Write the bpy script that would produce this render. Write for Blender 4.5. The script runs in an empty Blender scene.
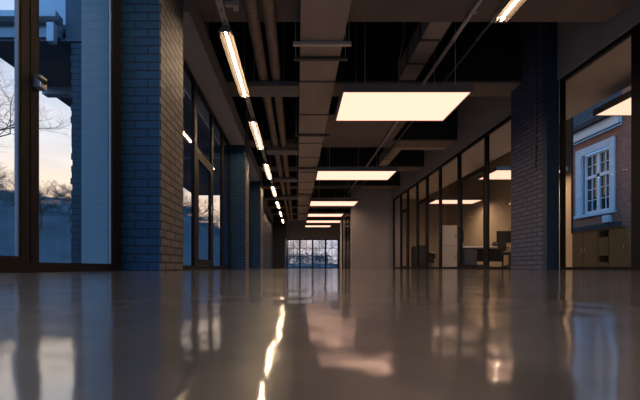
import bpy, bmesh, math, random
from mathutils import Vector, Matrix
C = bpy.context.scene.collection
R = random.Random(7)

# ------------------------------------------------------------------ materials
def newmat(name):
    m = bpy.data.materials.new(name); m.use_nodes = True
    nt = m.node_tree
    return m, nt, nt.nodes['Principled BSDF']

def plain(name, col, rough=0.6, metal=0.0, noise=0.0, nscale=6.0, spec=0.5, bump=0.0, stretch=(1, 1, 1)):
    m, nt, b = newmat(name)
    b.inputs['Roughness'].default_value = rough
    b.inputs['Metallic'].default_value = metal
    b.inputs['Specular IOR Level'].default_value = spec
    b.inputs['Base Color'].default_value = (*col, 1)
    if noise or bump:
        tc = nt.nodes.new('ShaderNodeTexCoord'); mp = nt.nodes.new('ShaderNodeMapping')
        mp.inputs['Scale'].default_value = stretch
        n = nt.nodes.new('ShaderNodeTexNoise'); n.inputs['Scale'].default_value = nscale; n.inputs['Detail'].default_value = 5
        nt.links.new(tc.outputs['Object'], mp.inputs['Vector']); nt.links.new(mp.outputs[0], n.inputs['Vector'])
        if noise:
            rp = nt.nodes.new('ShaderNodeValToRGB')
            rp.color_ramp.elements[0].position = .3; rp.color_ramp.elements[1].position = .7
            rp.color_ramp.elements[0].color = (*[c * (1 - noise) for c in col], 1)
            rp.color_ramp.elements[1].color = (*[min(1, c * (1 + noise)) for c in col], 1)
            nt.links.new(n.outputs['Fac'], rp.inputs[0]); nt.links.new(rp.outputs[0], b.inputs['Base Color'])
        if bump:
            bp = nt.nodes.new('ShaderNodeBump'); bp.inputs['Strength'].default_value = bump; bp.inputs['Distance'].default_value = .01
            nt.links.new(n.outputs['Fac'], bp.inputs['Height']); nt.links.new(bp.outputs[0], b.inputs['Normal'])
    return m

def emit(name, col, strength, var=0.0):
    m = bpy.data.materials.new(name); m.use_nodes = True; nt = m.node_tree
    nt.nodes.clear()
    o = nt.nodes.new('ShaderNodeOutputMaterial'); e = nt.nodes.new('ShaderNodeEmission')
    e.inputs[0].default_value = (*col, 1); e.inputs[1].default_value = strength
    nt.links.new(e.outputs[0], o.inputs[0])
    return m

def brick(name, c1, c2, mortar, bw=.235, rh=.075, ms=.007, bump=.6, rough=.55, spec=.4):
    m, nt, b = newmat(name)
    tc = nt.nodes.new('ShaderNodeTexCoord'); sp = nt.nodes.new('ShaderNodeSeparateXYZ')
    ad = nt.nodes.new('ShaderNodeMath'); cb = nt.nodes.new('ShaderNodeCombineXYZ')
    br = nt.nodes.new('ShaderNodeTexBrick')
    L = nt.links.new
    L(tc.outputs['Object'], sp.inputs[0]); L(sp.outputs[0], ad.inputs[0]); L(sp.outputs[1], ad.inputs[1])
    L(ad.outputs[0], cb.inputs[0]); L(sp.outputs[2], cb.inputs[1])
    ns = nt.nodes.new('ShaderNodeTexNoise'); ns.inputs['Scale'].default_value = 14; ns.inputs['Detail'].default_value = 4
    L(tc.outputs['Object'], ns.inputs['Vector'])
    mx = nt.nodes.new('ShaderNodeMixRGB'); mx.blend_type = 'LINEAR_LIGHT'; mx.inputs[0].default_value = .007
    L(cb.outputs[0], mx.inputs[1]); L(ns.outputs['Color'], mx.inputs[2]); L(mx.outputs[0], br.inputs['Vector'])
    br.inputs['Color1'].default_value = (*c1, 1); br.inputs['Color2'].default_value = (*c2, 1); br.inputs['Mortar'].default_value = (*mortar, 1)
    br.inputs['Scale'].default_value = 1; br.inputs['Brick Width'].default_value = bw; br.inputs['Row Height'].default_value = rh
    br.inputs['Mortar Size'].default_value = ms; br.inputs['Mortar Smooth'].default_value = .3
    L(br.outputs['Color'], b.inputs['Base Color'])
    b.inputs['Roughness'].default_value = rough; b.inputs['Specular IOR Level'].default_value = spec
    n2 = nt.nodes.new('ShaderNodeTexNoise'); n2.inputs['Scale'].default_value = 40; n2.inputs['Detail'].default_value = 4
    L(tc.outputs['Object'], n2.inputs['Vector'])
    ma = nt.nodes.new('ShaderNodeMath'); ma.operation = 'MULTIPLY_ADD'; ma.inputs[1].default_value = -1
    sc = nt.nodes.new('ShaderNodeMath'); sc.operation = 'MULTIPLY'; sc.inputs[1].default_value = .5
    L(n2.outputs['Fac'], sc.inputs[0]); L(br.outputs['Fac'], ma.inputs[0]); L(sc.outputs[0], ma.inputs[2])
    bp = nt.nodes.new('ShaderNodeBump'); bp.inputs['Strength'].default_value = bump; bp.inputs['Distance'].default_value = .012
    L(ma.outputs[0], bp.inputs['Height']); L(bp.outputs[0], b.inputs['Normal'])
    return m

def glassmat(name, tint=(.86, .92, .94), base=.02, graze=.4):
    m = bpy.data.materials.new(name); m.use_nodes = True; nt = m.node_tree; nt.nodes.clear(); L = nt.links.new
    o = nt.nodes.new('ShaderNodeOutputMaterial'); mx = nt.nodes.new('ShaderNodeMixShader')
    t = nt.nodes.new('ShaderNodeBsdfTransparent'); t.inputs[0].default_value = (*tint, 1)
    g = nt.nodes.new('ShaderNodeBsdfGlossy'); g.inputs['Roughness'].default_value = .0
    lw = nt.nodes.new('ShaderNodeLayerWeight'); lw.inputs[0].default_value = .5
    p = nt.nodes.new('ShaderNodeMath'); p.operation = 'POWER'; p.inputs[1].default_value = 5
    a = nt.nodes.new('ShaderNodeMath'); a.operation = 'MULTIPLY_ADD'; a.inputs[1].default_value = graze; a.inputs[2].default_value = base
    L(lw.outputs['Facing'], p.inputs[0]); L(p.outputs[0], a.inputs[0]); L(a.outputs[0], mx.inputs[0])
    L(t.outputs[0], mx.inputs[1]); L(g.outputs[0], mx.inputs[2]); L(mx.outputs[0], o.inputs[0])
    return m

def floormat():
    m, nt, b = newmat('polished_concrete'); L = nt.links.new
    tc = nt.nodes.new('ShaderNodeTexCoord')
    n1 = nt.nodes.new('ShaderNodeTexNoise'); n1.inputs['Scale'].default_value = 5; n1.inputs['Detail'].default_value = 7; n1.inputs['Roughness'].default_value = .6
    n2 = nt.nodes.new('ShaderNodeTexNoise'); n2.inputs['Scale'].default_value = 16; n2.inputs['Detail'].default_value = 3
    n3 = nt.nodes.new('ShaderNodeTexNoise'); n3.inputs['Scale'].default_value = 9; n3.inputs['Detail'].default_value = 6
    for n in (n1, n2, n3): L(tc.outputs['Object'], n.inputs['Vector'])
    rp = nt.nodes.new('ShaderNodeValToRGB'); rp.color_ramp.elements[0].position = .38; rp.color_ramp.elements[1].position = .64
    rp.color_ramp.elements[0].color = (.10, .078, .060, 1); rp.color_ramp.elements[1].color = (.36, .275, .205, 1)
    n5 = nt.nodes.new('ShaderNodeTexNoise'); n5.inputs['Scale'].default_value = 48; n5.inputs['Detail'].default_value = 5
    L(tc.outputs['Object'], n5.inputs['Vector'])
    mm = nt.nodes.new('ShaderNodeMixRGB'); mm.inputs[0].default_value = .45
    L(n1.outputs['Fac'], mm.inputs[1]); L(n5.outputs['Fac'], mm.inputs[2]); L(mm.outputs[0], rp.inputs[0]); L(rp.outputs[0], b.inputs['Base Color'])
    rr = nt.nodes.new('ShaderNodeMapRange'); rr.inputs['From Min'].default_value = .3; rr.inputs['From Max'].default_value = .7
    rr.inputs['To Min'].default_value = FLOOR_R[0]; rr.inputs['To Max'].default_value = FLOOR_R[1]
    L(n3.outputs['Fac'], rr.inputs['Value']); L(rr.outputs[0], b.inputs['Coat Roughness']); b.inputs['Roughness'].default_value = .32
    b.inputs['IOR'].default_value = 2.1; b.inputs['Coat Weight'].default_value = 1; b.inputs['Coat IOR'].default_value = 3.2
    bp = nt.nodes.new('ShaderNodeBump'); bp.inputs['Strength'].default_value = FLOOR_B; bp.inputs['Distance'].default_value = .01
    n4 = nt.nodes.new('ShaderNodeTexNoise'); n4.inputs['Scale'].default_value = 55; n4.inputs['Detail'].default_value = 2
    L(tc.outputs['Object'], n4.inputs['Vector'])
    am = nt.nodes.new('ShaderNodeMath'); am.operation = 'MULTIPLY_ADD'; am.inputs[1].default_value = .2
    L(n4.outputs['Fac'], am.inputs[0]); L(n2.outputs['Fac'], am.inputs[2])
    L(am.outputs[0], bp.inputs['Height']); L(bp.outputs[0], b.inputs['Normal']); L(bp.outputs[0], b.inputs['Coat Normal'])
    return m
FLOOR_R = (.015, .12); FLOOR_B = .15

M = dict(
    floor=floormat(),
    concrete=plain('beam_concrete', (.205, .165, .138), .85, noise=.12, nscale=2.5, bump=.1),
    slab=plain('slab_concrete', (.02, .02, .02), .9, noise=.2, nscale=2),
    plaster=plain('grey_plaster', (.36, .34, .335), .85, noise=.05, nscale=1.5),
    darkplaster=plain('dark_grey_plaster', (.30, .29, .285), .85, noise=.06, nscale=1.5),
    navy=plain('navy_wall_paint', (.018, .026, .042), .7, noise=.08, nscale=2),
    navypaint=plain('navy_gloss_paint', (.02, .045, .085), .5),
    tan=plain('office_wall_paint', (.56, .46, .35), .85, noise=.03, nscale=2),
    soffit=plain('office_soffit_board', (.55, .47, .37), .85, noise=.03, nscale=2),
    brick=brick('painted_brick', (.185, .175, .175), (.125, .118, .12), (.035, .03, .03), ms=.010, bump=.9),
    shadebrick=brick('blue_shade_brick', (.006, .050, .105), (.005, .040, .088), (.002, .010, .024), ms=.007, bump=1.0),  # blue shade of the left pillar fronts, put into the brick colour
    pillarbrick=brick('purple_blue_brick', (.10, .122, .20), (.075, .095, .165), (.025, .03, .05), ms=.010, bump=.9),
    webshade=plain('beam_shade_black', (.022, .022, .024), .9),  # shade on the concrete beam sides, put into the colour
    bluebrick=brick('outdoor_blue_brick', (.024, .042, .056), (.020, .036, .048), (.010, .018, .026)),
    palepier=brick('pale_blue_brick', (.20, .26, .275), (.195, .25, .265), (.18, .235, .25), bump=.12),
    redbrick=brick('red_brick', (.36, .115, .075), (.17, .06, .04), (.24, .18, .15), bw=.22, rh=.065, ms=.008, bump=.3),
    frame=plain('black_steel_frame', (.010, .010, .011), .5, spec=.2),
    bronze=plain('dark_bronze_frame', (.020, .016, .015), .5, spec=.25),
    glass=glassmat('clear_glass', (.93, .955, .965)),
    glass_in=glassmat('partition_glass', (.94, .94, .93), .001, .10),
    duct=plain('galvanised_duct', (.42, .345, .28), .65, .1, noise=.12, nscale=3, stretch=(1, .4, 1)),
    pipe=plain('copper_toned_pipe_lagging', (.36, .27, .20), .55, .2, noise=.15, nscale=5),
    steel=plain('dark_steel', (.12, .115, .11), .5, .5),
    conduit=plain('grey_conduit', (.6, .54, .48), .45, .4),
    wire=plain('wire', (.5, .47, .43), .5, .2),
    cable=plain('grey_cable', (.30, .28, .26), .6),
    panel=emit('panel_diffuser', (1.0, .55, .40), 1.68),
    tube=emit('fluorescent_tube', (1.0, .70, .44), 80),
    reflector=plain('dull_reflector', (.030, .026, .021), .7, spec=.05),
    housing=plain('grey_lamp_housing', (.20, .19, .18), .5, .3),
    cabdark=plain('dark_cabinet_laminate', (.085, .078, .062), .55, noise=.06),
    cabtan=plain('beige_cabinet_laminate', (.45, .37, .27), .6, noise=.05),
    white=plain('white_laminate', (.75, .70, .62), .45, noise=.02),
    black=plain('black_plastic', (.02, .02, .022), .5),
    darkgrey=plain('dark_grey_fabric', (.055, .06, .065), .8, noise=.1),
    silver=plain('brushed_silver', (.55, .55, .55), .35, .8),
    whitepaint=plain('white_window_paint', (.66, .70, .74), .5, noise=.04),
    stone=plain('pale_stone', (.55, .60, .66), .8, noise=.1, nscale=4),
    slate=plain('roof_slate', (.032, .033, .036), .8, noise=.25, nscale=6),
    bluewhite=plain('pale_fascia_paint', (.60, .66, .70), .6, noise=.04),
    zinc=plain('zinc_gutter', (.30, .34, .38), .5, .2),
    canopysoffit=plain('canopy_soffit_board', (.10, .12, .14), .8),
    paneglass=plain('dark_window_pane', (.02, .03, .035), .05, spec=.8),
    bark=plain('bark', (.10, .075, .06), .9, noise=.2),
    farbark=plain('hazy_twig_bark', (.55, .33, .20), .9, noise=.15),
    ground=plain('misty_meadow', (.045, .052, .055), .95, noise=.45, nscale=.35),
    shrub=plain('winter_shrub', (.10, .105, .095), .95, noise=.4, nscale=2, bump=.4),
    paving=plain('outdoor_paving', (.22, .22, .22), .9, noise=.15),
)

# ------------------------------------------------------------------ mesh helpers
class MB:
    def __init__(s): s.bm = bmesh.new(); s.o = Vector((0, 0, 0))
    def box(s, x0, x1, y0, y1, z0, z1, bev=0):
        t = bmesh.new()
        bmesh.ops.create_cube(t, size=1)
        bmesh.ops.transform(t, matrix=Matrix.Translation(((x0+x1)/2, (y0+y1)/2, (z0+z1)/2)) @ Matrix.Diagonal((abs(x1-x0), abs(y1-y0), abs(z1-z0), 1)), verts=t.verts)
        if bev: bmesh.ops.bevel(t, geom=list(t.edges), offset=bev, segments=2, profile=.6, affect='EDGES')
        s.merge(t); return s
    def merge(s, t):
        me = bpy.data.meshes.new('tmp'); t.to_mesh(me); t.free(); s.bm.from_mesh(me); bpy.data.meshes.remove(me)
    def tube(s, pts, rad, n=10, caps=True):
        pts = [Vector(p) for p in pts]
        rads = rad if isinstance(rad, (list, tuple)) else [rad] * len(pts)
        rings = []
        d0 = (pts[1] - pts[0]).normalized()
        up = Vector((0, 0, 1)) if abs(d0.z) < .9 else Vector((1, 0, 0))
        u = d0.cross(up).normalized()
        for i, p in enumerate(pts):
            d = (pts[min(i+1, len(pts)-1)] - pts[max(i-1, 0)]).normalized()
            u = (u - d * u.dot(d)).normalized(); v = d.cross(u)
            rings.append([s.bm.verts.new(p + (u*math.cos(2*math.pi*k/n) + v*math.sin(2*math.pi*k/n)) * rads[i]) for k in range(n)])
        for a, b in zip(rings, rings[1:]):
            for k in range(n):
                f = s.bm.faces.new((a[k], a[(k+1) % n], b[(k+1) % n], b[k])); f.smooth = n > 5
        if caps:
            s.bm.faces.new(rings[0][::-1]); s.bm.faces.new(rings[-1])
        return s
    def prism(s, poly, axis, a0, a1):
        """extrude a 2D polygon along an axis; poly gives the other two coordinates in xyz order"""
        def P(p, a):
            return {'x': (a, p[0], p[1]), 'y': (p[0], a, p[1]), 'z': (p[0], p[1], a)}[axis]
        A = [s.bm.verts.new(P(p, a0)) for p in poly]; B = [s.bm.verts.new(P(p, a1)) for p in poly]
        n = len(poly)
        for k in range(n): s.bm.faces.new((A[k], A[(k+1) % n], B[(k+1) % n], B[k]))
        s.bm.faces.new(A[::-1]); s.bm.faces.new(B)
        return s
    def build(s, name, mat, parent=None, origin=None, **tags):
        bmesh.ops.recalc_face_normals(s.bm, faces=list(s.bm.faces))
        off = Vector(origin) if origin is not None else Vector((0, 0, 0))
        if parent is not None: off = Vector(parent['_o'])
        if off.length: bmesh.ops.translate(s.bm, vec=-off, verts=list(s.bm.verts))
        me = bpy.data.meshes.new(name); s.bm.to_mesh(me); s.bm.free()
        me.materials.append(mat)
        o = bpy.data.objects.new(name, me); C.objects.link(o)
        if parent is not None: o.parent = parent; o['_o'] = (0, 0, 0) if False else tuple(off)
        else: o.location = off; o['_o'] = tuple(off)
        for k, v in tags.items(): o[k] = v
        return o

def box(*a, bev=0): return MB().box(*a, bev=bev)
def thing(name, loc, label, cat, group=None, kind=None):
    o = bpy.data.objects.new(name, None); o.empty_display_size = .1; C.objects.link(o); o.location = loc; o['_o'] = tuple(loc)
    tag(o, label, cat, group, kind); return o
def tag(o, label, cat, group=None, kind=None):
    o['label'] = label; o['category'] = cat
    if group: o['group'] = group
    if kind: o['kind'] = kind
    return o
def copy_tree(o, parent=None):
    c = o.copy(); C.objects.link(c)
    if parent: c.parent = parent
    for ch in list(o.children): copy_tree(ch, c)
    return c
S = 'structure'
CZ = .025

# ------------------------------------------------------------------ room shell
tag(box(-1.68, 7.5, -8, 24.2, -.12, 0).build('floor', M['floor']), 'polished grey concrete floor with a cloudy mottled sheen', 'floor', kind=S)
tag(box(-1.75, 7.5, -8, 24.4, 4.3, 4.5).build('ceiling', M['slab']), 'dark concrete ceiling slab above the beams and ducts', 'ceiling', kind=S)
# left wall: lintel above the glazing, solid wall past the third pillar
w = MB().box(-1.74, -1.5, -8, 11.65, 2.8, 4.3).box(-1.74, -1.5, 11.65, 21.7, 2.8, 4.3)
tag(w.build('wall_left', M['darkplaster']), 'dark grey wall strip above the left windows and beyond the last blue pillar', 'wall', kind=S)
tag(box(-1.7, -1.5, 11.65, 21.7, 0, 2.8).build('wall_rear_left', M['navy']), 'dark navy side wall past the third left pillar', 'wall', kind=S)
tag(box(-1.7, -.77, 21.7, 21.9, 0, 4.3).build('wall_back_left', M['navy']), 'dark navy wall at the far left end of the hall', 'wall', kind=S)
tag(box(-.9, -.77, 21.9, 24.0, 0, 4.3).build('wall_alcove_left', M['navy']), 'short dark wall beside the far window', 'wall', kind=S)
w = MB().box(-.9, 4.4, 24.0, 24.2, 2.09, 4.3).box(2.99, 4.4, 24.0, 24.2, 0, 2.09)
tag(w.build('wall_back', M['plaster']), 'grey wall above and beside the far gridded window', 'wall', kind=S)
tag(box(4.2, 4.4, 14.4, 24.0, 0, 4.3).build('wall_back_right', M['plaster']), 'grey side wall behind the projecting plaster wall', 'wall', kind=S)
tag(box(2.27, 4.2, 14.2, 14.4, 0, 4.3).build('wall_end', M['plaster']), 'plain grey plaster wall facing the hall at the end of the glass partition', 'wall', kind=S)
tag(box(3.98, 4.14, -8, 14.2, 2.9, 4.3).build('wall_right', M['darkplaster']), 'dark grey wall strip above the glass partition on the right', 'wall', kind=S)
w = MB().box(-1.62, -.9, -8.0, -7.8, 0, 4.3).box(-.9, 7.5, -8, -7.8, 3.2, 4.3).box(3.2, 7.5, -8, -7.8, 0, 3.2).box(-.9, 3.2, -8, -7.8, 0, .3)
tag(w.build('wall_front', M['darkplaster']), 'wall behind the viewpoint with an opening for the added window', 'wall', kind=S)
# office shell
w = MB().box(7.3, 7.36, -7.8, 5.2, 0, 4.3).box(7.3, 7.36, 5.2, 9.06, 0, .93).box(7.3, 7.36, 9.06, 16.7, 0, 4.3)
tag(w.build('wall_office_side', M['tan']), 'tan painted outer wall of the office behind the glass partition', 'wall', kind=S)
tag(box(4.4, 7.3, 16.5, 16.7, 0, 4.3).build('wall_office_back', M['tan']), 'tan wall at the far end of the office', 'wall', kind=S)
tag(box(4.16, 5.25, -7.8, 14.18, 2.9, 3.0).build('trim_1', M['soffit']), 'tan dropped ceiling strip inside the office along the glass', 'soffit', kind=S)
# left bulkheads between pillars
for i, (y0, y1) in enumerate(((3.68, 7.68), (8.23, 10.88))):
    tag(box(-1.49, -1.17, y0, y1, 2.8, 3.1).build('trim_%d' % (i+2), M['darkplaster']),
        ('grey dropped bulkhead between the first and second brick pillars on the left', 'grey dropped bulkhead between the second and third brick pillars on the left')[i], 'bulkhead', kind=S)

# beams
nth = ['nearest', 'second', 'third', 'fourth', 'fifth', 'sixth', 'seventh', 'eighth', 'farthest']
BY = [(3.88, 4.35), (5.79, 6.24), (8.42, 8.87), (10.63, 11.08), (13.1, 13.55), (15.3, 15.75), (17.5, 17.95), (19.7, 20.15), (21.95, 22.4)]
for i, (y0, y1) in enumerate(BY):
    x0 = -1.49 if y1 < 21.9 else -.76
    x1 = 3.97 if y1 < 14.2 else 4.19
    o = thing('concrete_beam', ((x0+x1)/2, y0, 3.17), {0: 'brown concrete ceiling beam crossing at the top edge of the view'}.get(i, '%s concrete ceiling beam crossing the hall, counted from the front' % nth[i]), 'beam', 'ceiling beams', S)
    box(x0, x1, y0, y1, 3.21, 4.299).build('beam_web', M['webshade'], o, label='beam sides with the coffer shade put into their black colour')
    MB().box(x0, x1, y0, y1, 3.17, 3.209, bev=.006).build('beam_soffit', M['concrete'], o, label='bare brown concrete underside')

o = thing('lit_patch_board', (1.5, 7.6, 3.18), 'added brown board for the lit patch on the third beam face', 'ceiling board', kind=S)
MB().box(.62, 2.35, 7.0, 8.41, 3.17, 3.21, bev=.005).build('board', M['concrete'], o)  # added in place of the lamp-lit patch on the beam side behind it
for xx in (.8, 2.2): MB().tube([(xx, 7.3, 3.21), (xx, 7.3, 4.298)], .006, 6).build('hanger_rod', M['wire'], o)
# brick pillars on the left
for i, (y0, y1, xi, top) in enumerate(((3.06, 3.66, -1.225, 4.299), (7.7, 8.21, -1.16, 4.299), (10.9, 11.6, -1.16, 4.299))):
    o = thing('brick_pillar', (xi, y0, 0), ['nearest painted brick pillar on the left, beside the big window',
            'second painted brick pillar on the left, past the narrow glazed door',
            'third painted brick pillar on the left, before the dark navy wall'][i], 'pillar', 'left brick pillars', S)
    box(-1.75 if i else -1.67, xi - .012, y0, y1, 0, top).build('shade_brickwork', M['shadebrick'], o, label='brick faces with the blue shade put into their colour')
    box(xi - .012, xi, y0, y1, 0, top).build('hall_face', M['brick'], o, label='grey-brown brick face towards the hall')
# outer pier
tag(box(-1.94, -1.68, 3.06, 3.66, 0, 4.0).build('brick_pier', M['palepier']), 'pale blue brick pier just outside the big left window', 'pier', kind=S)
b = MB()
k = 0; z = 0
while z < 2.74:
    t = (.012 if k % 2 else 0) + R.uniform(-.007, .007)
    b.box(-2.76 + t, -1.96, 4.15, 4.55, z, z + .074); z += .075; k += 1
tag(b.build('toothed_brick_column', M['bluebrick']), 'dark blue brick column with toothed edge outside the left window', 'column', kind=S)

# right pillar
o = thing('brick_pillar', (3.8, 5.2, 0), 'purple-blue brick pillar on the right between glass bays', 'pillar', kind=S)
box(3.82, 4.01, 5.28, 6.07, 0, 4.299).build('brick_face', M['pillarbrick'], o)
box(3.82, 4.01, 5.2, 5.279, 0, 4.299).build('smooth_edge', M['navypaint'], o)
b = MB().tube([(3.80, 5.42, 1.62), (3.80, 5.42, 4.28)], .011, 8).box(3.785, 3.82, 5.395, 5.445, 1.9, 1.93).box(3.785, 3.82, 5.395, 5.445, 2.7, 2.73)
tag(b.build('wall_conduit', M['steel']), 'thin dark conduit running up the right brick pillar', 'conduit')

# ------------------------------------------------------------------ windows on the left
def frame_x(name, X, y0, y1, z0, z1, posts, label, mat, rail=.06, top=.06, pw=.06, dep=.08, kind_cat='window', transoms=(), pane=M['glass'], thin=.01):
    """glazing in a plane of constant X, posts = list of (ya, yb)"""
    o = thing(name, (X, y0, z0), label, kind_cat, kind=S)
    xa, xb = X - dep/2, X + dep/2
    b = MB().box(xa, xb, y0, y1, z0, z0 + rail).box(xa, xb, y0, y1, z1 - top, z1)
    for (a, c) in posts: b.box(xa, xb, a, c, z0 + rail, z1 - top)
    for (a, c, za, zb) in transoms: b.box(xa, xb, a, c, za, zb)
    b.build('window_frame', mat, o)
    ys = [p for p in posts]
    for (a, c), (d, e) in zip(ys, ys[1:]):
        if d - c < .05: continue
        p = box(X - thin/2, X + thin/2, c, d, z0 + rail, z1 - top).build('pane', pane, o)
    return o
w1 = frame_x('window_1', -1.605, -7.8, 3.05, 0, 2.8, [(-7.8, -7.7), (-5.6, -5.5), (-3.4, -3.3), (-1.2, -1.1), (.70, .82), (1.955, 2.015), (2.025, 2.09), (2.92, 3.055)], 'large dark framed window on the left looking out to the sunset', M['bronze'], rail=.06, dep=.04)
box(-1.625, -1.586, .82, 1.955, .06, .092).build('bottom_rail', M['bronze'], w1)
box(-1.61, -1.595, 1.938, 1.953, .092, 2.74).build('light_bead', M['zinc'], w1, label='pale metal glazing bead')
box(-1.61, -1.595, 2.907, 2.92, .06, 2.74).build('light_bead', M['zinc'], w1, label='pale metal glazing bead')
lk = MB().box(-1.583, -1.535, 2.035, 2.09, 1.11, 1.185, bev=.004).build('lock_case', M['silver'], w1, label='silver lock case')
MB().box(-1.535, -1.52, 2.05, 2.07, 1.14, 1.16).box(-1.533, -1.521, 1.99, 2.07, 1.142, 1.158, bev=.003).build('lever', M['black'], lk)
w2 = frame_x('window_2', -1.525, 3.67, 7.69, 0, 2.8, [(3.67, 3.73), (4.98, 5.12), (6.0, 6.1), (6.85, 7.0), (7.63, 7.69)], 'tall glazed bay between the first two pillars on the left', M['frame'], dep=.05, transoms=[(5.12, 6.0, 1.76, 1.84)])
d1 = thing('door_1', (-1.55, 5.12, .06), 'narrow black framed glass door in the left window bay', 'door', kind=S)
MB().box(-1.55, -1.50, 5.125, 5.19, .065, 1.755).box(-1.55, -1.50, 5.93, 5.995, .065, 1.755).box(-1.55, -1.50, 5.19, 5.93, .065, .16).box(-1.55, -1.50, 5.19, 5.93, 1.69, 1.755).build('leaf_frame', M['frame'], d1)
b = MB().tube([(-1.50, 5.97, 1.05), (-1.45, 5.97, 1.05), (-1.45, 5.87, 1.05)], .011, 8).box(-1.50, -1.49, 5.945, 5.985, .97, 1.13)
b.build('door_handle', M['silver'], d1)
frame_x('window_3', -1.55, 8.22, 10.89, 0, 2.8, [(8.22, 8.3), (9.5, 9.6), (10.8, 10.89)], 'glazed bay between the second and third pillars on the left', M['frame'], dep=.1)
# far window
o = thing('window_4', (-.77, 24.1, 0), 'wide black gridded window at the far end of the hall', 'window', kind=S)
b = MB(); X0, X1, ZT = -.76, 2.98, 2.08
b.box(X0, X1, 24.03, 24.15, 0, .06).box(X0, X1, 24.03, 24.15, ZT - .08, ZT)
for t in range(5):
    xc = X0 + .05 + (X1 - X0 - .1) * t / 4
    b.box(xc - .055 if t else X0, xc + .055 if t < 4 else X1, 24.03, 24.15, .06, ZT - .08)
b.build('window_frame', M['frame'], o)
b = MB()
for t in range(4):
    xc = X0 + .05 + (X1 - X0 - .1) * (t + .5) / 4
    b.box(xc - .014, xc + .014, 24.07, 24.11, .06, ZT - .08)
for zz in (.86, 1.43): b.box(X0 + .1, X1 - .1, 24.065, 24.115, zz - .016, zz + .016)
b.build('glazing_bars', M['frame'], o)
box(X0 + .05, X1 - .05, 24.085, 24.095, .06, ZT - .08).build('pane', M['glass'], o)
# unseen window behind viewpoint, put in for blue light on the pillar fronts
o = thing('unseen_window', (-.9, -7.9, .3), 'added unseen window behind the viewpoint, lighting the pillar fronts', 'window', kind=S)
b = MB().box(-.9, 3.2, -7.95, -7.85, .3, .38).box(-.9, 3.2, -7.95, -7.85, 3.12, 3.2)
for t in range(4):
    xc = -.86 + 4.02 * t / 3; b.box(xc - .04, xc + .04, -7.95, -7.85, .38, 3.12)
b.build('window_frame', M['frame'], o)

# ------------------------------------------------------------------ right glass partition
XP = 4.035
posts = [(6.08, 6.16), (7.17, 7.28), (8.38, 8.50), (9.50, 9.62), (10.46, 10.58), (11.33, 11.45), (12.28, 12.42), (13.12, 13.24), (14.08, 14.19)]
w6 = frame_x('window_6', XP, 6.08, 14.19, 0, 2.9, posts, 'long black framed glass partition on the right in front of the lit office', M['frame'], rail=.05, top=.07, dep=.05, pane=M['glass_in'],
             transoms=[(7.28, 8.38, 2.16, 2.22), (12.42, 13.12, 2.16, 2.22), (10.58, 11.33, 2.16, 2.22)])
for i, (ya, yb, lab) in enumerate(((7.285, 8.375, 'black framed glass office door nearest the right brick pillar'), (12.425, 13.115, 'black framed glass office door near the grey end wall'), (10.585, 11.325, 'black framed glass office door in the middle of the partition'))):
    d = thing('door_%d' % (i + 2), (XP, ya, .05), lab, 'door', kind=S)
    MB().box(XP - .03, XP + .03, ya, ya + .03, .055, 2.155).box(XP - .03, XP + .03, yb - .03, yb, .055, 2.155).box(XP - .03, XP + .03, ya + .03, yb - .03, .055, .1).box(XP - .03, XP + .03, ya + .03, yb - .03, 2.12, 2.155).build('leaf_frame', M['frame'], d)
    MB().tube([(XP - .03, yb - .02, 1.05), (XP - .08, yb - .02, 1.05), (XP - .08, yb - .13, 1.05)], .011, 8).build('door_handle', M['steel'], d)
w7 = frame_x('window_7', XP, -7.8, 5.19, 0, 2.9, [(-7.8, -7.7), (-3.0, -2.9), (.6, .7), (2.35, 2.45), (3.86, 4.08), (5.135, 5.19)], 'tall black framed glass bay at the right edge with the neighbouring house behind', M['frame'], rail=.04, top=.05, dep=.05, pane=M['glass_in'])
# screen past the end wall
w8 = frame_x('window_8', 2.30, 14.41, 17.3, 0, 2.5, [(14.41, 14.5), (15.0, 15.06), (15.92, 15.99), (17.22, 17.3)], 'black framed glass screen at the corner of the grey end wall', M['frame'], rail=.05, dep=.05, pane=M['glass_in'], transoms=[(15.06, 15.92, 2.05, 2.1)])
tag(box(2.26, 2.42, 17.31, 17.75, 0, 2.5).build('wall_stub', M['whitepaint']), 'narrow pale wall end beside the glass screen', 'wall', kind=S)
# office outer window
o = thing('window_9', (7.33, 5.2, .93), 'office window above the low cabinets looking onto the brick house', 'window', kind=S)
MB().box(7.31, 7.35, 5.2, 9.06, .93, .96).box(7.31, 7.35, 9.04, 9.06, .96, 4.28).box(7.31, 7.35, 5.2, 5.24, .96, 4.28).box(7.31, 7.35, 5.2, 9.06, 4.28, 4.299).build('window_frame', M['frame'], o)
box(7.325, 7.335, 5.24, 9.04, .96, 4.28).build('pane', M['glass_in'], o)

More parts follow.
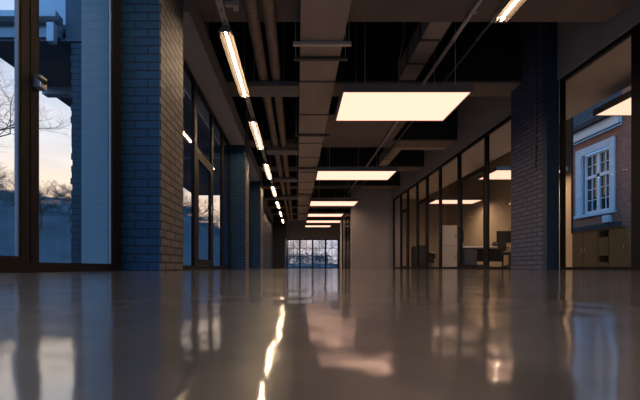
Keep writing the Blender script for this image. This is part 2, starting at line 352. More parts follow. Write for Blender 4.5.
# ------------------------------------------------------------------ ceiling panels
PZ = 2.575
def panel(name, x0, x1, y0, y1, label, group, wires, cab=None, ztop=None, watt=34):
    cx, cy = (x0+x1)/2, (y0+y1)/2
    o = thing(name, (cx, cy, PZ), label, 'ceiling light', group)
    e = .028
    h = MB().box(x0, x1, y0, y1, PZ + .03, PZ + .095)
    for a in ((x0, x1, y0, y0+e), (x0, x1, y1-e, y1), (x0, x0+e, y0+e, y1-e), (x1-e, x1, y0+e, y1-e)): h.box(*a, PZ - .003, PZ + .03)
    h.build('housing', M['housing'], o)
    box(x0+e, x1-e, y0+e, y1-e, PZ, PZ + .029).build('diffuser', M['panel'], o, label='glowing warm white diffuser')
    for (wx, wy) in wires:
        zt = 4.298
        for (a, c) in BY:
            if a - .02 <= wy <= c + .02: zt = 3.168
        if ztop: zt = ztop
        MB().tube([(wx, wy, PZ + .095), (wx, wy, zt)], .006, 6).tube([(wx, wy, PZ + .095), (wx, wy, PZ + .135)], .011, 8).build('suspension_wire', M['wire'], o)
    if cab:
        kx, ky = cab
        pts = [(kx, ky, PZ + .095), (kx + .005, ky + .01, PZ + .25), (kx + .0, ky + .02, PZ + .45), (kx + .06, ky + .03, PZ + .72), (kx + .09, ky + .03, PZ + .95), (kx + .07, ky + .03, PZ + 1.3), (kx + .05, ky + .03, 4.298)]
        MB().tube(pts, .008, 6).build('power_cable', M['cable'], o)
    for k in range(12):                                   # unseen spots added to boost the light of the panel
        ld = bpy.data.lights.new('panel_boost', 'SPOT'); ld.energy = watt / 12; ld.color = (1, .70, .44); ld.spot_size = math.radians(172); ld.spot_blend = 1; ld.shadow_soft_size = 0
        lo = bpy.data.objects.new('boost_spot', ld); C.objects.link(lo); lo.parent = o
        lo.location = ((k % 6 - 2.5) / 6 * (x1 - x0), (k // 6 - .5) * .5 * (y1 - y0), -.008)
    return o
GP = 'suspended light panels along the hall'
PN = [('nearest and largest glowing light panel hanging over the hall', .650, 2.545, 4.904, 5.906, [(.995, 4.98), (2.32, 4.98), (.995, 5.74), (2.32, 5.74)], (1.49, 4.97)),
      ('second glowing light panel along the hall from the front', .526, 2.640, 8.92, 9.86, [(.86, 8.98), (2.3, 8.98), (.86, 9.8), (2.3, 9.8)], (1.62, 8.99)),
      ('third light panel along the hall, in front of the grey end wall', .506, 2.357, 12.98, 13.98, [(.86, 13.04), (1.95, 13.04), (.86, 13.92), (1.95, 13.92)], (1.55, 13.6)),
      ('fourth light panel along the hall, just past the grey end wall', .506, 2.22, 16.0, 16.9, [(.86, 16.06), (1.95, 16.06)], None),
      ('fifth light panel along the hall, seen beyond the glass screen', .505, 2.42, 18.25, 19.15, [(.86, 18.3), (2.1, 18.3)], None),
      ('farthest and smallest light panel before the gridded window', .49, 2.06, 20.35, 21.2, [(.86, 20.4), (1.8, 20.4)], None)]
for (lab, x0, x1, y0, y1, wr, cb) in PN: panel('panel_light', x0, x1, y0, y1, lab, GP, wr, cb)
GO = 'light panels inside the office'
for (lab, x0, x1, y0, y1) in (('light panel inside the office seen at the right edge over the brick house', 4.96, 6.85, 4.72, 5.70),
                              ('light panel inside the office nearest behind the partition doors', 5.19, 7.05, 8.85, 9.80),
                              ('light panel deep inside the office behind the middle partition panes', 5.19, 6.97, 12.72, 13.5)):
    panel('panel_light', x0, x1, y0, y1, lab, GO, [(x0 + .45, y0 + .06), (x1 - .3, y0 + .06)], ztop=4.298, watt=105)

# ------------------------------------------------------------------ strip lights
SZ = 2.675
def strip(x, y0, label, group, n=1.5):
    y1 = y0 + n
    o = thing('strip_light', (x, y0 + n/2, SZ), label, 'strip light', group)
    # white trough reflector, a thin folded sheet with depth
    poly = [(-.078, 0), (-.03, .055), (.03, .055), (.078, 0), (.081, .003), (.033, .06), (-.033, .06), (-.081, .003)]
    MB().prism([(x + a, SZ + c) for a, c in poly], 'y', y0 + .02, y1 - .02).build('reflector', M['reflector'], o, label='cream reflector trough')
    MB().tube([(x, y0 + .03, SZ + .018), (x, y1 - .03, SZ + .018)], .014, 14).build('tube', M['tube'], o, label='glowing fluorescent tube')
    for (a, c, s) in ((y0, y0 + .02, 1), (y1 - .02, y1, -1)):
        b = MB().prism([(x - .082, SZ), (x - .034, SZ + .062), (x + .034, SZ + .062), (x + .082, SZ)], 'y', a, c)
        yy = c if s > 0 else a
        for t in range(4):
            tx = x - .07 + .14 * t / 3
            b.box(tx - .009, tx + .009, yy - .0 if s > 0 else yy - .045, yy + .045 if s > 0 else yy, SZ - .004, SZ + (.004 if t in (0, 3) else .012))
        b.build('end_cap', M['housing'], o)
    box(x - .03, x + .03, y0 + .1, y1 - .1, SZ + .061, SZ + .088).build('ballast_housing', M['housing'], o)
    return o
GS = 'fluorescent strip lights in a row on the left'
SY = [1.2, 3.80, 6.14, 8.67, 11.1, 13.65, 16.1, 18.55]
SL = ['strip light overhead, seen only as the nearest streak mirrored in the floor', 'nearest and largest strip light in the left row', 'second strip light in the left row', 'third strip light in the left row',
      'fourth strip light in the left row', 'fifth strip light in the left row', 'sixth strip light in the left row', 'smallest and farthest strip light in the left row']
for y, l in zip(SY, SL): strip(-.805, y, l, GS)
strip(2.19, 2.18, 'strip light cut by the top edge on the right side', 'strip light row on the right')
# slotted rail
b = MB().box(-.838, -.830, -1, 20.6, SZ + .09, SZ + .125).box(-.78, -.772, -1, 20.6, SZ + .09, SZ + .125)
y = -1
# bottom web with slots
b.box(-.83, -.813, -1, 20.6, SZ + .09, SZ + .094).box(-.797, -.78, -1, 20.6, SZ + .09, SZ + .094)
while y < 20.5:
    b.box(-.813, -.797, y, y + .09, SZ + .09, SZ + .094); y += .15
r = thing('slotted_rail', (-.805, 10, SZ + .09), 'slotted steel rail carrying the left row of strip lights', 'rail')
b.build('channel', M['conduit'], r)
for yy in (2.95, 5.2, 7.9, 10.2, 12.6, 15.1, 17.3, 19.3):
    MB().tube([(-.805, yy, SZ + .094), (-.805, yy, 4.298)], .005, 6).build('hanger_rod', M['wire'], r)
r = thing('slotted_rail', (2.19, 1, SZ + .09), 'slotted steel rail above the strip light at the top right', 'rail')
MB().box(2.157, 2.165, -1, 3.8, SZ + .09, SZ + .125).box(2.215, 2.223, -1, 3.8, SZ + .09, SZ + .125).box(2.165, 2.215, -1, 3.8, SZ + .09, SZ + .094).build('channel', M['conduit'], r)
for yy in (.5, 3.3): MB().tube([(2.19, yy, SZ + .094), (2.19, yy, 4.298)], .005, 6).build('hanger_rod', M['wire'], r)

# ------------------------------------------------------------------ services
d = thing('ventilation_duct', (.3, 8, 2.82), 'large rectangular brown metal ventilation duct running down the hall ceiling', 'duct')
DX0, DX1, DZ0, DZ1 = .042, .57, 2.825, 3.15
box(DX0, DX1, -4, 20, DZ0, DZ1).build('casing', M['duct'], d)
for yy in (5.1, 6.2, 7.62, 8.62, 9.95, 11.1, 12.15, 13.3, 14.4, 15.5, 16.6, 17.8, 19.0):
    MB().box(DX0 - .012, DX1 + .012, yy - .016, yy + .016, DZ0 - .012, DZ1 + .012).build('flange', M['steel'], d)
box(DX0 - .015, DX1 + .015, 19.99, 20.03, DZ0 - .015, DZ1 + .015).build('end_flange', M['steel'], d)
for i, yy in enumerate((4.2, 4.5, 7.1, 9.45, 12.8, 15.05, 17.2)):
    h = thing('duct_hanger', ((DX0+DX1)/2, yy, DZ0 - .05), ('front', 'second', 'third', 'fourth', 'fifth', 'sixth', 'farthest')[i] + ' steel hanger bar across the underside of the big duct', 'hanger', 'duct hanger bars')
    box(DX0 - .09, DX1 + .10, yy - .02, yy + .02, DZ0 - .052, DZ0 - .012).build('cross_bar', M['conduit'] if i == 0 else M['steel'], h)
    for xx in (DX0 - .06, DX1 + .07):
        zt = 4.298
        for (a, c) in BY:
            if a - .02 <= yy <= c + .02: zt = 3.168
        MB().tube([(xx, yy, DZ0 - .06), (xx, yy, zt)], .006, 6).build('threaded_rod', M['wire'], h)
# spiral pipes, running from beam to beam
def spiral(X, Z, r, y0, y1):
    b = MB(); segs = []
    edges = [y0, y1]
    for a, c in zip(edges[::2], edges[1::2]):
        a += .003; c -= .003; n = max(3, int((c - a) / .06)); pts = []; rad = []
        for k in range(n + 1):
            yy = a + (c - a) * k / n
            pts.append((X, yy, Z)); rad.append(r)
            if k < n: 
                pts += [(X, yy + .045, Z), (X, yy + .052, Z)]; rad += [r, r + .011]
        b.tube(pts, rad, 14)
    return b
for X, lab in ((-.535, 'left of the two brown spiral pipes between strip lights and duct'), (-.33, 'right of the two brown spiral pipes, next to the big duct')):
    tag(spiral(X, 3.075, .068, -.5, 21.6).build('spiral_pipe', M['pipe'], origin=(X, 10, 3.075)), lab, 'pipe', 'spiral pipes under the ceiling')
for i, yy in enumerate((5.55, 8.5, 11.25, 14.0)):
    h = thing('cross_tray', (-.39, yy, 2.9), ('nearest', 'second', 'third', 'farthest')[i] + ' grey tray crossing under the pair of spiral pipes', 'tray', 'trays under the pipes')
    MB().box(-.76, .02, yy - .17, yy + .17, 2.905, 2.92).box(-.76, .02, yy - .17, yy - .155, 2.92, 2.985).box(-.76, .02, yy + .155, yy + .17, 2.92, 2.985).build('tray_channel', M['housing'], h)
    for xx in (-.70, -.22):
        zt = 3.168 if any(a <= yy <= c for a, c in BY) else 4.298
        MB().tube([(xx, yy, 2.92), (xx, yy, zt)], .006, 6).build('threaded_rod', M['wire'], h)
h = thing('pipe_clamp', (-.6, 3.6, 2.9), 'grey clamp arm beside the front strip light end', 'clamp')
box(-.77, -.68, 3.62, 3.66, 2.83, 2.87, bev=.004).build('arm', M['conduit'], h)
MB().box(-.68, -.63, 3.60, 3.68, 2.80, 2.92, bev=.006).build('jaw', M['conduit'], h)
MB().tube([(-.655, 3.64, 2.92), (-.655, 3.64, 4.298)], .008, 8).build('threaded_rod', M['wire'], h)
# conduits under the beams on the right
for X, Z, r, lab in ((2.13, 3.135, .026, 'thicker grey conduit running diagonally under the beams on the right'), (2.46, 3.14, .016, 'thinner dark conduit right of the thick one under the beams')):
    b = MB().tube([(X, -1, Z), (X, 14.1, Z)], r, 10)
    for (a, c) in BY[:5]: b.box(X - r - .012, X + r + .012, (a+c)/2 - .015, (a+c)/2 + .015, Z - r - .004, 3.168)
    for yy in (4.6, 7.2, 9.7, 12.0): b.tube([(X, yy - .03, Z), (X, yy + .03, Z)], r + .006, 10)
    tag(b.build('conduit', M['conduit'] if r > .02 else M['steel'], origin=(X, 6, Z)), lab, 'conduit')
# secondary ducts between beams
o = thing('side_duct', (1.87, 5, 3.3), 'light brown flat duct between the first two beams right of centre', 'duct')
MB().box(1.73, 2.01, 4.36, 5.78, 3.212, 3.5).build('casing', M['duct'], o)
for yy in (4.75, 5.3): box(1.715, 2.025, yy - .015, yy + .015, 3.2, 3.515).build('flange', M['steel'], o)
o = thing('side_duct', (2.7, 9.8, 3.4), 'grey branch duct between the third and fourth beams on the right', 'duct')
MB().box(2.56, 2.82, 8.88, 10.62, 3.22, 3.5).box(2.82, 3.96, 8.89, 9.2, 3.22, 3.46).build('casing', M['duct'], o)
MB().box(2.545, 2.835, 10.0, 10.03, 3.205, 3.515).build('flange', M['steel'], o)

# ------------------------------------------------------------------ office furniture
def desk(x0, x1, y0, y1, label, top=.74):
    o = thing('desk', ((x0+x1)/2, (y0+y1)/2, 0), label, 'desk')
    MB().box(x0, x1, y0, y1, top - .045, top, bev=.004).build('desktop', M['white'], o)
    for x in (x0 + .06, x1 - .06):
        for y in (y0 + .06, y1 - .06): box(x - .022, x + .022, y - .022, y + .022, 0, top - .046).build('leg', M['black'], o)
    box(x0 + .12, x1 - .12, y1 - .1, y1 - .08, .25, top - .046).build('modesty_panel', M['darkgrey'], o)
    return o
desk(5.42, 7.22, 11.1, 11.9, 'white topped desk with black legs behind the nearest partition panes')
desk(5.85, 6.5, 15.0, 15.8, 'small white desk deep in the office behind the middle panes')
def monitor(x, y, label, w=.55, rz=0, z=.741):
    o = thing('monitor', (x, y, z), label, 'monitor', 'office monitors')
    MB().box(x - w/2, x + w/2, y - .02, y + .015, z + .13, z + .53, bev=.006).build('screen', M['black'], o)
    MB().box(x - .02, x + .02, y - .0, y + .03, z + .015, z + .2).build('stand', M['black'], o)
    MB().box(x - .11, x + .11, y - .08, y + .09, z, z + .014, bev=.004).build('base', M['black'], o)
    o.rotation_euler.z = rz
    return o
monitor(5.56, 11.5, 'black monitor turned edge-on at the left end of the white desk', rz=math.radians(75))
monitor(7.0, 11.45, 'black monitor at the right end of the white desk by the brick pillar')
o = thing('desk_phone', (6.75, 11.35, .741), 'dark grey telephone on the white desk', 'telephone')
MB().prism([(11.25, .741), (11.47, .741), (11.47, .86), (11.25, .78)], 'x', 6.58, 6.82).build('phone_body', M['darkgrey'], o)
MB().box(6.59, 6.64, 11.26, 11.46, .865, .9, bev=.012).build('handset', M['black'], o)
def chair(x, y, rz, label):
    o = thing('office_chair', (x, y, 0), label, 'chair')
    MB().box(x - .23, x + .23, y - .23, y + .23, .44, .51, bev=.03).build('seat', M['black'], o)
    MB().box(x - .21, x + .21, y + .22, y + .27, .58, .98, bev=.022).build('backrest', M['black'], o)
    MB().tube([(x, y, .10), (x, y, .44)], .025, 10).tube([(x, y + .1, .46), (x, y + .25, .47), (x, y + .275, .62)], .015, 8).build('column', M['steel'], o)
    for k in range(5):
        a = 2*math.pi*k/5 + .3
        px, py = x + .26*math.cos(a), y + .26*math.sin(a)
        l = MB().tube([(x, y, .11), (px, py, .075)], [.022, .014], 8).build('base_leg', M['black'], o)
        MB().tube([(px - .012, py, .03), (px + .012, py, .03)], .03, 10).build('caster', M['black'], l)
    for s in (-1, 1): MB().tube([(x + s*.23, y, .47), (x + s*.27, y, .50), (x + s*.27, y, .66)], .012, 8).box(x + s*.27 - .03, x + s*.27 + .03, y - .13, y + .11, .66, .685, bev=.008).build('armrest', M['black'], o)
    o.rotation_euler.z = rz
    return o
chair(6.72, 10.72, .5, 'black swivel chair in front of the white desk beside the brick pillar')
chair(5.45, 14.55, 2.2, 'black swivel chair by the small white desk deep in the office')
o = thing('drawer_pedestal', (5.72, 11.45, 0), 'dark grey drawer pedestal under the left end of the white desk', 'pedestal')
MB().box(5.53, 5.93, 11.2, 11.78, .03, .68, bev=.004).build('body', M['darkgrey'], o)
for k in range(3):
    f = MB().box(5.545, 5.915, 11.185, 11.199, .05 + .21*k, .24 + .21*k, bev=.002).build('drawer_front', M['darkgrey'], o)
    MB().box(5.67, 5.79, 11.172, 11.184, .19 + .21*k, .205 + .21*k).build('drawer_handle', M['steel'], f)
o = thing('storage_cabinet', (4.63, 10.6, 0), 'tall beige cabinet standing behind the middle of the glass partition', 'cabinet')
MB().box(4.40, 4.86, 10.32, 10.8, .04, 1.32, bev=.004).build('body', M['cabtan'], o)
for z0, z1 in ((.06, .68), (.70, 1.30)):
    f = MB().box(4.41, 4.85, 10.30, 10.318, z0, z1, bev=.003).build('door', M['cabtan'], o)
    MB().box(4.80, 4.82, 10.285, 10.299, (z0+z1)/2 - .06, (z0+z1)/2 + .06).build('door_handle', M['steel'], f)
box(4.42, 4.84, 10.34, 10.78, 0, .04).build('plinth', M['black'], o)
o = thing('low_cabinet', (4.7, 13.1, 0), 'low dark blue-grey cabinet behind the partition near the end wall', 'cabinet')
MB().box(4.48, 4.96, 12.9, 13.35, 0, .86, bev=.004).build('body', M['darkgrey'], o)
MB().box(4.49, 4.95, 12.885, 12.899, .04, .84, bev=.002).build('door', M['darkgrey'], o)
# bin
o = thing('waste_bin', (6.1, 14.8, 0), 'pale waste bin in front of the small white desk', 'bin')
MB().tube([(6.1, 14.75, 0), (6.1, 14.75, .42)], [.11, .145], 16).build('bin_body', M['white'], o)
MB().tube([(6.1, 14.75, .421), (6.1, 14.75, .44)], .152, 16).build('rim', M['darkgrey'], o)
# low cabinets under the office window
cx0, cx1, ct = 6.9, 7.28, .885
def unit(y0, y1, label):
    o = thing('base_cabinet', (cx0, (y0+y1)/2, 0), label, 'cabinet', 'low cabinets under the office window')
    return o
o = unit(7.80, 8.53, 'low dark double-door cabinet under the office window, farthest of the three')
box(cx0 + .02, cx1, 7.80, 8.53, .05, ct).build('body', M['cabdark'], o); box(cx0 + .05, cx1, 7.82, 8.51, 0, .05).build('plinth', M['black'], o)
for (a, c, hy) in ((7.805, 8.19, 8.15), (8.20, 8.525, 8.24)):
    f = MB().box(cx0, cx0 + .019, a, c, .06, ct - .01, bev=.002).build('door', M['cabdark'], o)
    MB().box(cx0 - .016, cx0 - .001, hy - .008, hy + .008, .40, .50, bev=.003).build('door_handle', M['silver'], f)
o = unit(7.525, 7.79, 'low cabinet with open niches and a middle drawer under the office window')
b = MB().box(cx1 - .02, cx1, 7.525, 7.79, .05, ct).box(cx0 + .02, cx1 - .02, 7.525, 7.545, .05, ct).box(cx0 + .02, cx1 - .02, 7.77, 7.79, .05, ct)
for z in (.05, .135, .30, .70, ct - .02): b.box(cx0 + .02, cx1 - .02, 7.545, 7.77, z, z + .02)
b.build('carcass', M['cabdark'], o)
MB().box(cx0, cx0 + .019, 7.53, 7.785, .31, .71, bev=.002).build('drawer_front', M['cabdark'], o)
MB().box(cx0, cx0 + .019, 7.53, 7.785, .06, .15, bev=.002).build('kick_panel', M['cabdark'], o)
o = unit(7.13, 7.515, 'low dark single-door cabinet under the office window, nearest of the three')
box(cx0 + .02, cx1, 7.13, 7.515, .05, ct).build('body', M['cabdark'], o); box(cx0 + .05, cx1, 7.15, 7.50, 0, .05).build('plinth', M['black'], o)
f = MB().box(cx0, cx0 + .019, 7.135, 7.51, .06, ct - .01, bev=.002).build('door', M['cabdark'], o)
MB().box(cx0 - .016, cx0 - .001, 7.165, 7.18, .42, .52, bev=.003).build('door_handle', M['silver'], f)
tag(MB().box(cx0 - .01, 7.29, 7.12, 8.54, ct + .001, ct + .026, bev=.003).build('cabinet_top', M['darkgrey']), 'dark worktop lying along the three low cabinets', 'worktop')

# ------------------------------------------------------------------ brick house next door
o = thing('brick_house', (13.2, 16, 0), 'red brick house with white framed window seen through the right glass', 'house')
b = MB().box(13, 13.4, 15.8, 26, 0, 5.8).box(13, 13.4, 13.5, 13.86, 0, 5.8).box(13, 13.4, 13.86, 15.8, 0, 2.3).box(13, 13.4, 13.86, 15.8, 5.42, 5.8).box(12.9, 13.4, 9, 13.5, 0, 7.6)
b.build('brick_wall', M['redbrick'], o)
box(12.75, 13.0, 13.5, 26, 5.81, 6.2).build('cornice', M['whitepaint'], o, label='white cornice')
box(12.55, 13.4, 13.5, 26, 6.2, 6.38).build('gutter', M['slate'], o)
MB().prism([(12.6, 6.38), (16.4, 10.2), (16.4, 10.0), (12.9, 6.38)], 'y', 13.5, 26).build('roof', M['slate'], o)
b = MB()
for k in range(14):
    x = 12.62 + k*.26; zz = 6.40 + k*.26; b.box(x, x + .05, 13.5, 26, zz, zz + .045)
b.build('roof_courses', M['slate'], o)
MB().box(12.93, 13.0, 9, 26, 1.72, 1.9).build('stone_band', M['slate'], o)
wf = MB().box(12.94, 13.05, 13.86, 14.1, 2.42, 5.42).box(12.94, 13.05, 15.5, 15.8, 2.42, 5.42).box(12.94, 13.05, 14.1, 15.5, 5.1, 5.42).build('window_surround', M['stone'], o)
MB().box(12.88, 13.05, 13.82, 15.84, 2.3, 2.42).build('window_sill', M['stone'], wf)
b = MB().box(13.12, 13.18, 14.1, 14.2, 2.42, 5.1).box(13.12, 13.18, 15.4, 15.5, 2.42, 5.1).box(13.12, 13.18, 14.2, 15.4, 5.0, 5.1).box(13.12, 13.18, 14.2, 15.4, 2.42, 2.56).box(13.11, 13.19, 14.2, 15.4, 4.0, 4.14).box(13.11, 13.19, 14.73, 14.87, 2.56, 5.0)
for yc in (14.465, 15.135): b.box(13.135, 13.165, yc - .017, yc + .017, 2.56, 5.0)
for zc in (3.04, 3.52, 4.57): b.box(13.135, 13.165, 14.2, 15.4, zc - .017, zc + .017)
b.build('window_frame', M['whitepaint'], o)
box(13.19, 13.21, 14.1, 15.5, 2.42, 5.1).build('window_pane', M['paneglass'], o)
MB().box(12.84, 13.0, 14.02, 14.32, 1.93, 2.22, bev=.01).build('wall_vent', M['stone'], o)
tag(box(7.5, 40, -20, 60, -.2, -.02).build('ground_right', M['paving']), 'paved yard between the office and the brick house', 'ground', kind=S)

# ------------------------------------------------------------------ outside left
o = thing('entrance_canopy', (-2.8, 7, 2.8), 'pale blue flat canopy outside the left window with dark underside', 'canopy')
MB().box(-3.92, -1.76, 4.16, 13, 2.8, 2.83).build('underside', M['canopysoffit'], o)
MB().box(-3.92, -2.89, 4.13, 4.2, 2.831, 2.94).box(-3.95, -2.89, 4.10, 4.2, 3.0, 3.10).box(-3.93, -2.89, 4.17, 13, 2.94, 3.0).box(-3.92, -3.85, 4.2, 13, 2.831, 3.1).build('fascia', M['zinc'], o)
MB().box(-3.97, -2.87, 4.04, 4.10, 3.02, 3.09).build('gutter', M['bluewhite'], o)
MB().box(-2.99, -2.90, 4.05, 4.12, 2.73, 2.96, bev=.01).build('gutter_outlet', M['bluewhite'], o)
MB().box(-3.9, -1.76, 5.2, 5.32, 2.69, 2.8).box(-3.9, -1.76, 8.2, 8.32, 2.69, 2.8).build('cross_beam', M['zinc'], o)
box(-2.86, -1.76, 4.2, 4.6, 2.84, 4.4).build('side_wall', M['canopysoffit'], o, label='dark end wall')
MB().box(-3.3, -2.88, 4.3, 5.6, 3.101, 4.2).build('roof_upstand', M['bluewhite'], o)

# terrain
bm = bmesh.new(); N = 60
def hgt(x, y):
    dist = math.hypot(x, y); az = math.atan2(-x, y)        # left positive
    k = max(0, min(1, (dist - 14) / 26)); k = k*k*(3 - 2*k)
    left = max(0, min(1, (az - .03) / .3))
    return -.15 + k * (.5 + 6.4 * left) + .25 * math.sin(x*.31 + y*.17) * k
grid = {}
for i in range(N + 1):
    for j in range(N + 1):
        x = -75 + 73.2 * i / N if True else 0; y = -20 + 100 * j / N
        grid[i, j] = bm.verts.new((x, y, hgt(x, y)))
for i in range(N):
    for j in range(N):
        f = bm.faces.new((grid[i, j], grid[i+1, j], grid[i+1, j+1], grid[i, j+1])); f.smooth = True
mb = MB(); mb.bm.free(); mb.bm = bm
tag(mb.build('ground_left', M['ground']), 'misty dark meadow and bank beyond the left window', 'ground', kind=S)
bm = bmesh.new(); grid = {}
for i in range(25):
    for j in range(25):
        x = -1.8 + 9.2 * i / 24 * (1 + j / 3); y = 24.4 + 60 * j / 24
        grid[i, j] = bm.verts.new((x, y, hgt(min(x, 0), y) if j else -.15))
for i in range(24):
    for j in range(24): bm.faces.new((grid[i, j], grid[i+1, j], grid[i+1, j+1], grid[i, j+1])).smooth = True
mb = MB(); mb.bm.free(); mb.bm = bm
tag(mb.build('ground_back', M['ground']), 'misty ground beyond the far gridded window', 'ground', kind=S)

def tree_mb(base, h, rng, depth=5, r0=None, spread=.55, lean=(0, 0), n=5):
    b = MB()
    def grow(p, d, L, r, lv):
        pts = [p]; q = p; dd = d
        for k in range(3):
            dd = (dd + Vector((rng.uniform(-.13, .13), rng.uniform(-.13, .13), rng.uniform(-.05, .09)))).normalized()
            q = q + dd * L / 3; pts.append(q)
        b.tube(pts, [r, r*.88, r*.78, r*.66], n if lv > 2 else 3, caps=False)
        if lv == 0: return
        for c in range(3 if lv > 1 else 4):
            t = rng.uniform(.35, 1.0) if c else 1.0
            i = min(2, int(t * 3)); s0 = pts[i].lerp(pts[i+1], t*3 - i)
            ax = Vector((rng.uniform(-1, 1), rng.uniform(-1, 1), rng.uniform(-.25, .6))).normalized()
            nd = (dd * (1 - spread) + ax * spread * (1 if c else .5)).normalized()
            grow(s0, nd, L * rng.uniform(.62, .82), r * .58, lv - 1)
    grow(Vector(base), Vector((lean[0], lean[1], 1)).normalized(), h * .3, r0 or h * .018, depth)
    return b
tr = tree_mb((-12.9, 12.0, hgt(-12.9, 12) - .1), 11.5, random.Random(3), 7, .10, .62, (.12, .0))
tag(tr.build('bare_tree', M['bark'], origin=(-12.9, 12.0, 0)), 'dark bare tree close to the left edge with fine branches against the sky', 'tree')
gt = 'bare trees along the bank at sunset'
protos = []
for s in range(3):
    h = 5.2
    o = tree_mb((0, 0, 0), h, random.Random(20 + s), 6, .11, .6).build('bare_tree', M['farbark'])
    protos.append(o)
spots = []
rg = random.Random(11)
for k in range(34):
    az = .17 + .62 * k / 33 + rg.uniform(-.006, .006); dist = (38, 44, 50)[k % 3] + rg.uniform(-.8, .8)
    spots.append((-dist * math.sin(az), dist * math.cos(az), rg.uniform(.42, .66)))
for k in range(9):
    az = -.18 + .24 * k / 8; dist = (45, 51, 57)[k % 3]
    spots.append((-dist * math.sin(az), dist * math.cos(az), rg.uniform(.55, .95)))
for k, (x, y, s) in enumerate(spots):
    src = protos[k % 3]
    o = src if k < 3 else src.copy()
    if k >= 3: C.objects.link(o)
    o.location = (x, y, hgt(min(x, 0), y) - .1); o.scale = (s, s, s); o.rotation_euler.z = rg.uniform(0, 6.28)
    if k < 34: tag(o, 'hazy brown bare tree on the bank beyond the left window', 'tree', gt)
    else: tag(o, 'small bare tree in the mist beyond the far gridded window', 'tree', 'bare trees beyond the far window')
dk = None
for k in range(9):
    az = .30 + .44 * k / 8 + rg.uniform(-.02, .02); dist = rg.uniform(21, 27)
    if dk is None: dk = protos[1].copy(); dk.data = dk.data.copy(); dk.data.materials[0] = M['bark']; o = dk
    else: o = dk.copy()
    C.objects.link(o); x, y = -dist * math.sin(az), dist * math.cos(az); s = rg.uniform(.55, .75)
    o.location = (x, y, hgt(x, y) - .1); o.scale = (s, s, s); o.rotation_euler.z = rg.uniform(0, 6.28)
    for q in ('label', 'category', 'group'):
        if q in o: del o[q]
    tag(o, 'dark slender bare tree standing in the dim slope below the hazy tree line', 'tree', 'dark trees on the slope')
# shrubs on the bank
def shrub_mesh(rng):
    b = MB()
    for k in range(220):
        a = rng.uniform(0, 6.28); e = rng.uniform(-.1, 1.4); r = rng.uniform(.55, 1.0)
        p = Vector((math.cos(a)*math.cos(e)*1.3*r, math.sin(a)*math.cos(e)*1.3*r, max(0, math.sin(e)*1.1*r)))
        d = Vector((rng.uniform(-1, 1), rng.uniform(-1, 1), rng.uniform(0, 1))).normalized() * .35
        b.tube([p, p + d*.5, p + d], [.03, .022, .008], 3, caps=False)
    return b
sp0 = shrub_mesh(random.Random(5)).build('shrub', M['shrub'])
for k in range(30):
    az = .22 + .56 * k / 29; dist = (29, 32, 35)[k % 3] + rg.uniform(-.6, .6)
    x, y = -dist * math.sin(az), dist * math.cos(az)
    o = sp0 if k == 0 else sp0.copy()
    if k: C.objects.link(o)
    s = rg.uniform(.4, .8); o.location = (x, y, hgt(x, y) - .05); o.scale = (s, s, s); o.rotation_euler.z = rg.uniform(0, 6.28)
    tag(o, 'dark twiggy shrub on the misty meadow beyond the left window', 'shrub', 'shrubs on the meadow')

for k in range(9):
    x, y = -3 + 1.3 * k + rg.uniform(-.3, .3), (34, 38.5, 42)[k % 3]
    o = sp0.copy(); C.objects.link(o); s = rg.uniform(.8, 1.3)
    o.location = (x, y, hgt(min(x, 0), y) - .05); o.scale = (s, s, s); o.rotation_euler.z = rg.uniform(0, 6.28)
    tag(o, 'dim blue shrub in the mist beyond the far gridded window', 'shrub', 'shrubs beyond the far window')
# ------------------------------------------------------------------ sky
wd = bpy.data.worlds.new('dusk_sky'); bpy.context.scene.world = wd; wd.use_nodes = True
nt = wd.node_tree; nt.nodes.clear(); L = nt.links.new
out = nt.nodes.new('ShaderNodeOutputWorld'); bg = nt.nodes.new('ShaderNodeBackground'); L(bg.outputs[0], out.inputs[0])
tc = nt.nodes.new('ShaderNodeTexCoord'); sx = nt.nodes.new('ShaderNodeSeparateXYZ'); L(tc.outputs['Generated'], sx.inputs[0])
def ramp(stops):
    r = nt.nodes.new('ShaderNodeValToRGB'); e = r.color_ramp.elements
    e[0].position, e[0].color = stops[0][0], (*stops[0][1], 1); e[1].position, e[1].color = stops[-1][0], (*stops[-1][1], 1)
    for p, c in stops[1:-1]: n = e.new(p); n.color = (*c, 1)
    return r
warm = ramp([(0, (.50, .31, .19)), (.10, (.62, .38, .22)), (.165, (.82, .54, .34)), (.205, (.82, .64, .50)), (.235, (.74, .63, .56)), (.29, (.60, .57, .58)), (.37, (.50, .51, .58)), (.46, (.38, .44, .58)), (.7, (.16, .34, .66)), (1, (.09, .24, .55))])
cool = ramp([(0, (.36, .44, .62)), (.10, (.34, .50, .82)), (.3, (.20, .54, 1.1)), (.7, (.13, .46, 1.1)), (1, (.10, .42, 1.05))])
L(sx.outputs[2], warm.inputs[0]); L(sx.outputs[2], cool.inputs[0])
dp = nt.nodes.new('ShaderNodeVectorMath'); dp.operation = 'DOT_PRODUCT'; dp.inputs[1].default_value = Vector((-.82, .57, 0)).normalized()
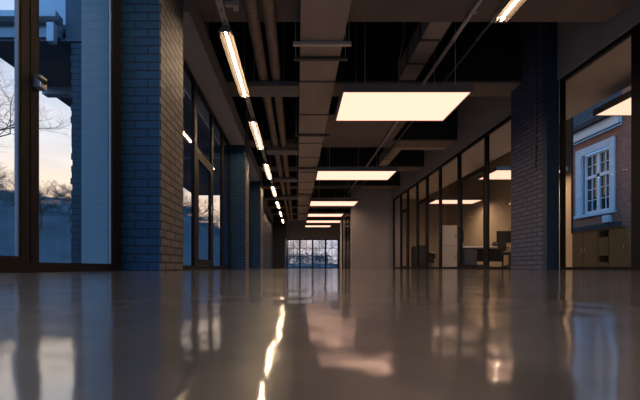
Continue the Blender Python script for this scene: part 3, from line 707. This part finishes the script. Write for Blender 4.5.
L(tc.outputs['Generated'], dp.inputs[0])
mr = nt.nodes.new('ShaderNodeMapRange'); mr.interpolation_type = 'SMOOTHSTEP'; mr.inputs['From Min'].default_value = .1; mr.inputs['From Max'].default_value = .86
L(dp.outputs['Value'], mr.inputs['Value'])
cl = nt.nodes.new('ShaderNodeTexNoise'); cl.inputs['Scale'].default_value = 3; cl.inputs['Detail'].default_value = 5
mp = nt.nodes.new('ShaderNodeMapping'); mp.inputs['Scale'].default_value = (1, 1, 5); L(tc.outputs['Generated'], mp.inputs[0]); L(mp.outputs[0], cl.inputs[0])
mx = nt.nodes.new('ShaderNodeMixRGB'); L(mr.outputs[0], mx.inputs[0]); L(cool.outputs[0], mx.inputs[1]); L(warm.outputs[0], mx.inputs[2])
cr = nt.nodes.new('ShaderNodeMapRange'); cr.inputs['From Min'].default_value = .35; cr.inputs['From Max'].default_value = .7; cr.inputs['To Min'].default_value = .9; cr.inputs['To Max'].default_value = 1.1
L(cl.outputs['Fac'], cr.inputs['Value'])
m2 = nt.nodes.new('ShaderNodeVectorMath'); m2.operation = 'SCALE'; L(mx.outputs[0], m2.inputs[0]); L(cr.outputs[0], m2.inputs['Scale'])
L(m2.outputs[0], bg.inputs[0]); bg.inputs[1].default_value = 1.75

# ------------------------------------------------------------------ camera and view
cam = bpy.data.cameras.new('camera'); co = bpy.data.objects.new('camera', cam); C.objects.link(co)
co.location = (0, 0, CZ); co.rotation_euler = (math.pi/2, 0, 0)
cam.sensor_width = 36; cam.lens = 340 * 36 / 640
cam.shift_x = 23 / 640; cam.shift_y = 68 / 640
cam.clip_start = .005; cam.clip_end = 400
cam.dof.use_dof = True; cam.dof.focus_distance = 6; cam.dof.aperture_fstop = 5.6
sc = bpy.context.scene; sc.camera = co
sc.view_settings.view_transform = 'Standard'; sc.view_settings.look = 'None'; sc.view_settings.gamma = 1; sc.view_settings.use_curve_mapping = False
sc.view_settings.exposure = 0.0
for o in bpy.data.objects:
    if '_o' in o.keys(): del o['_o']
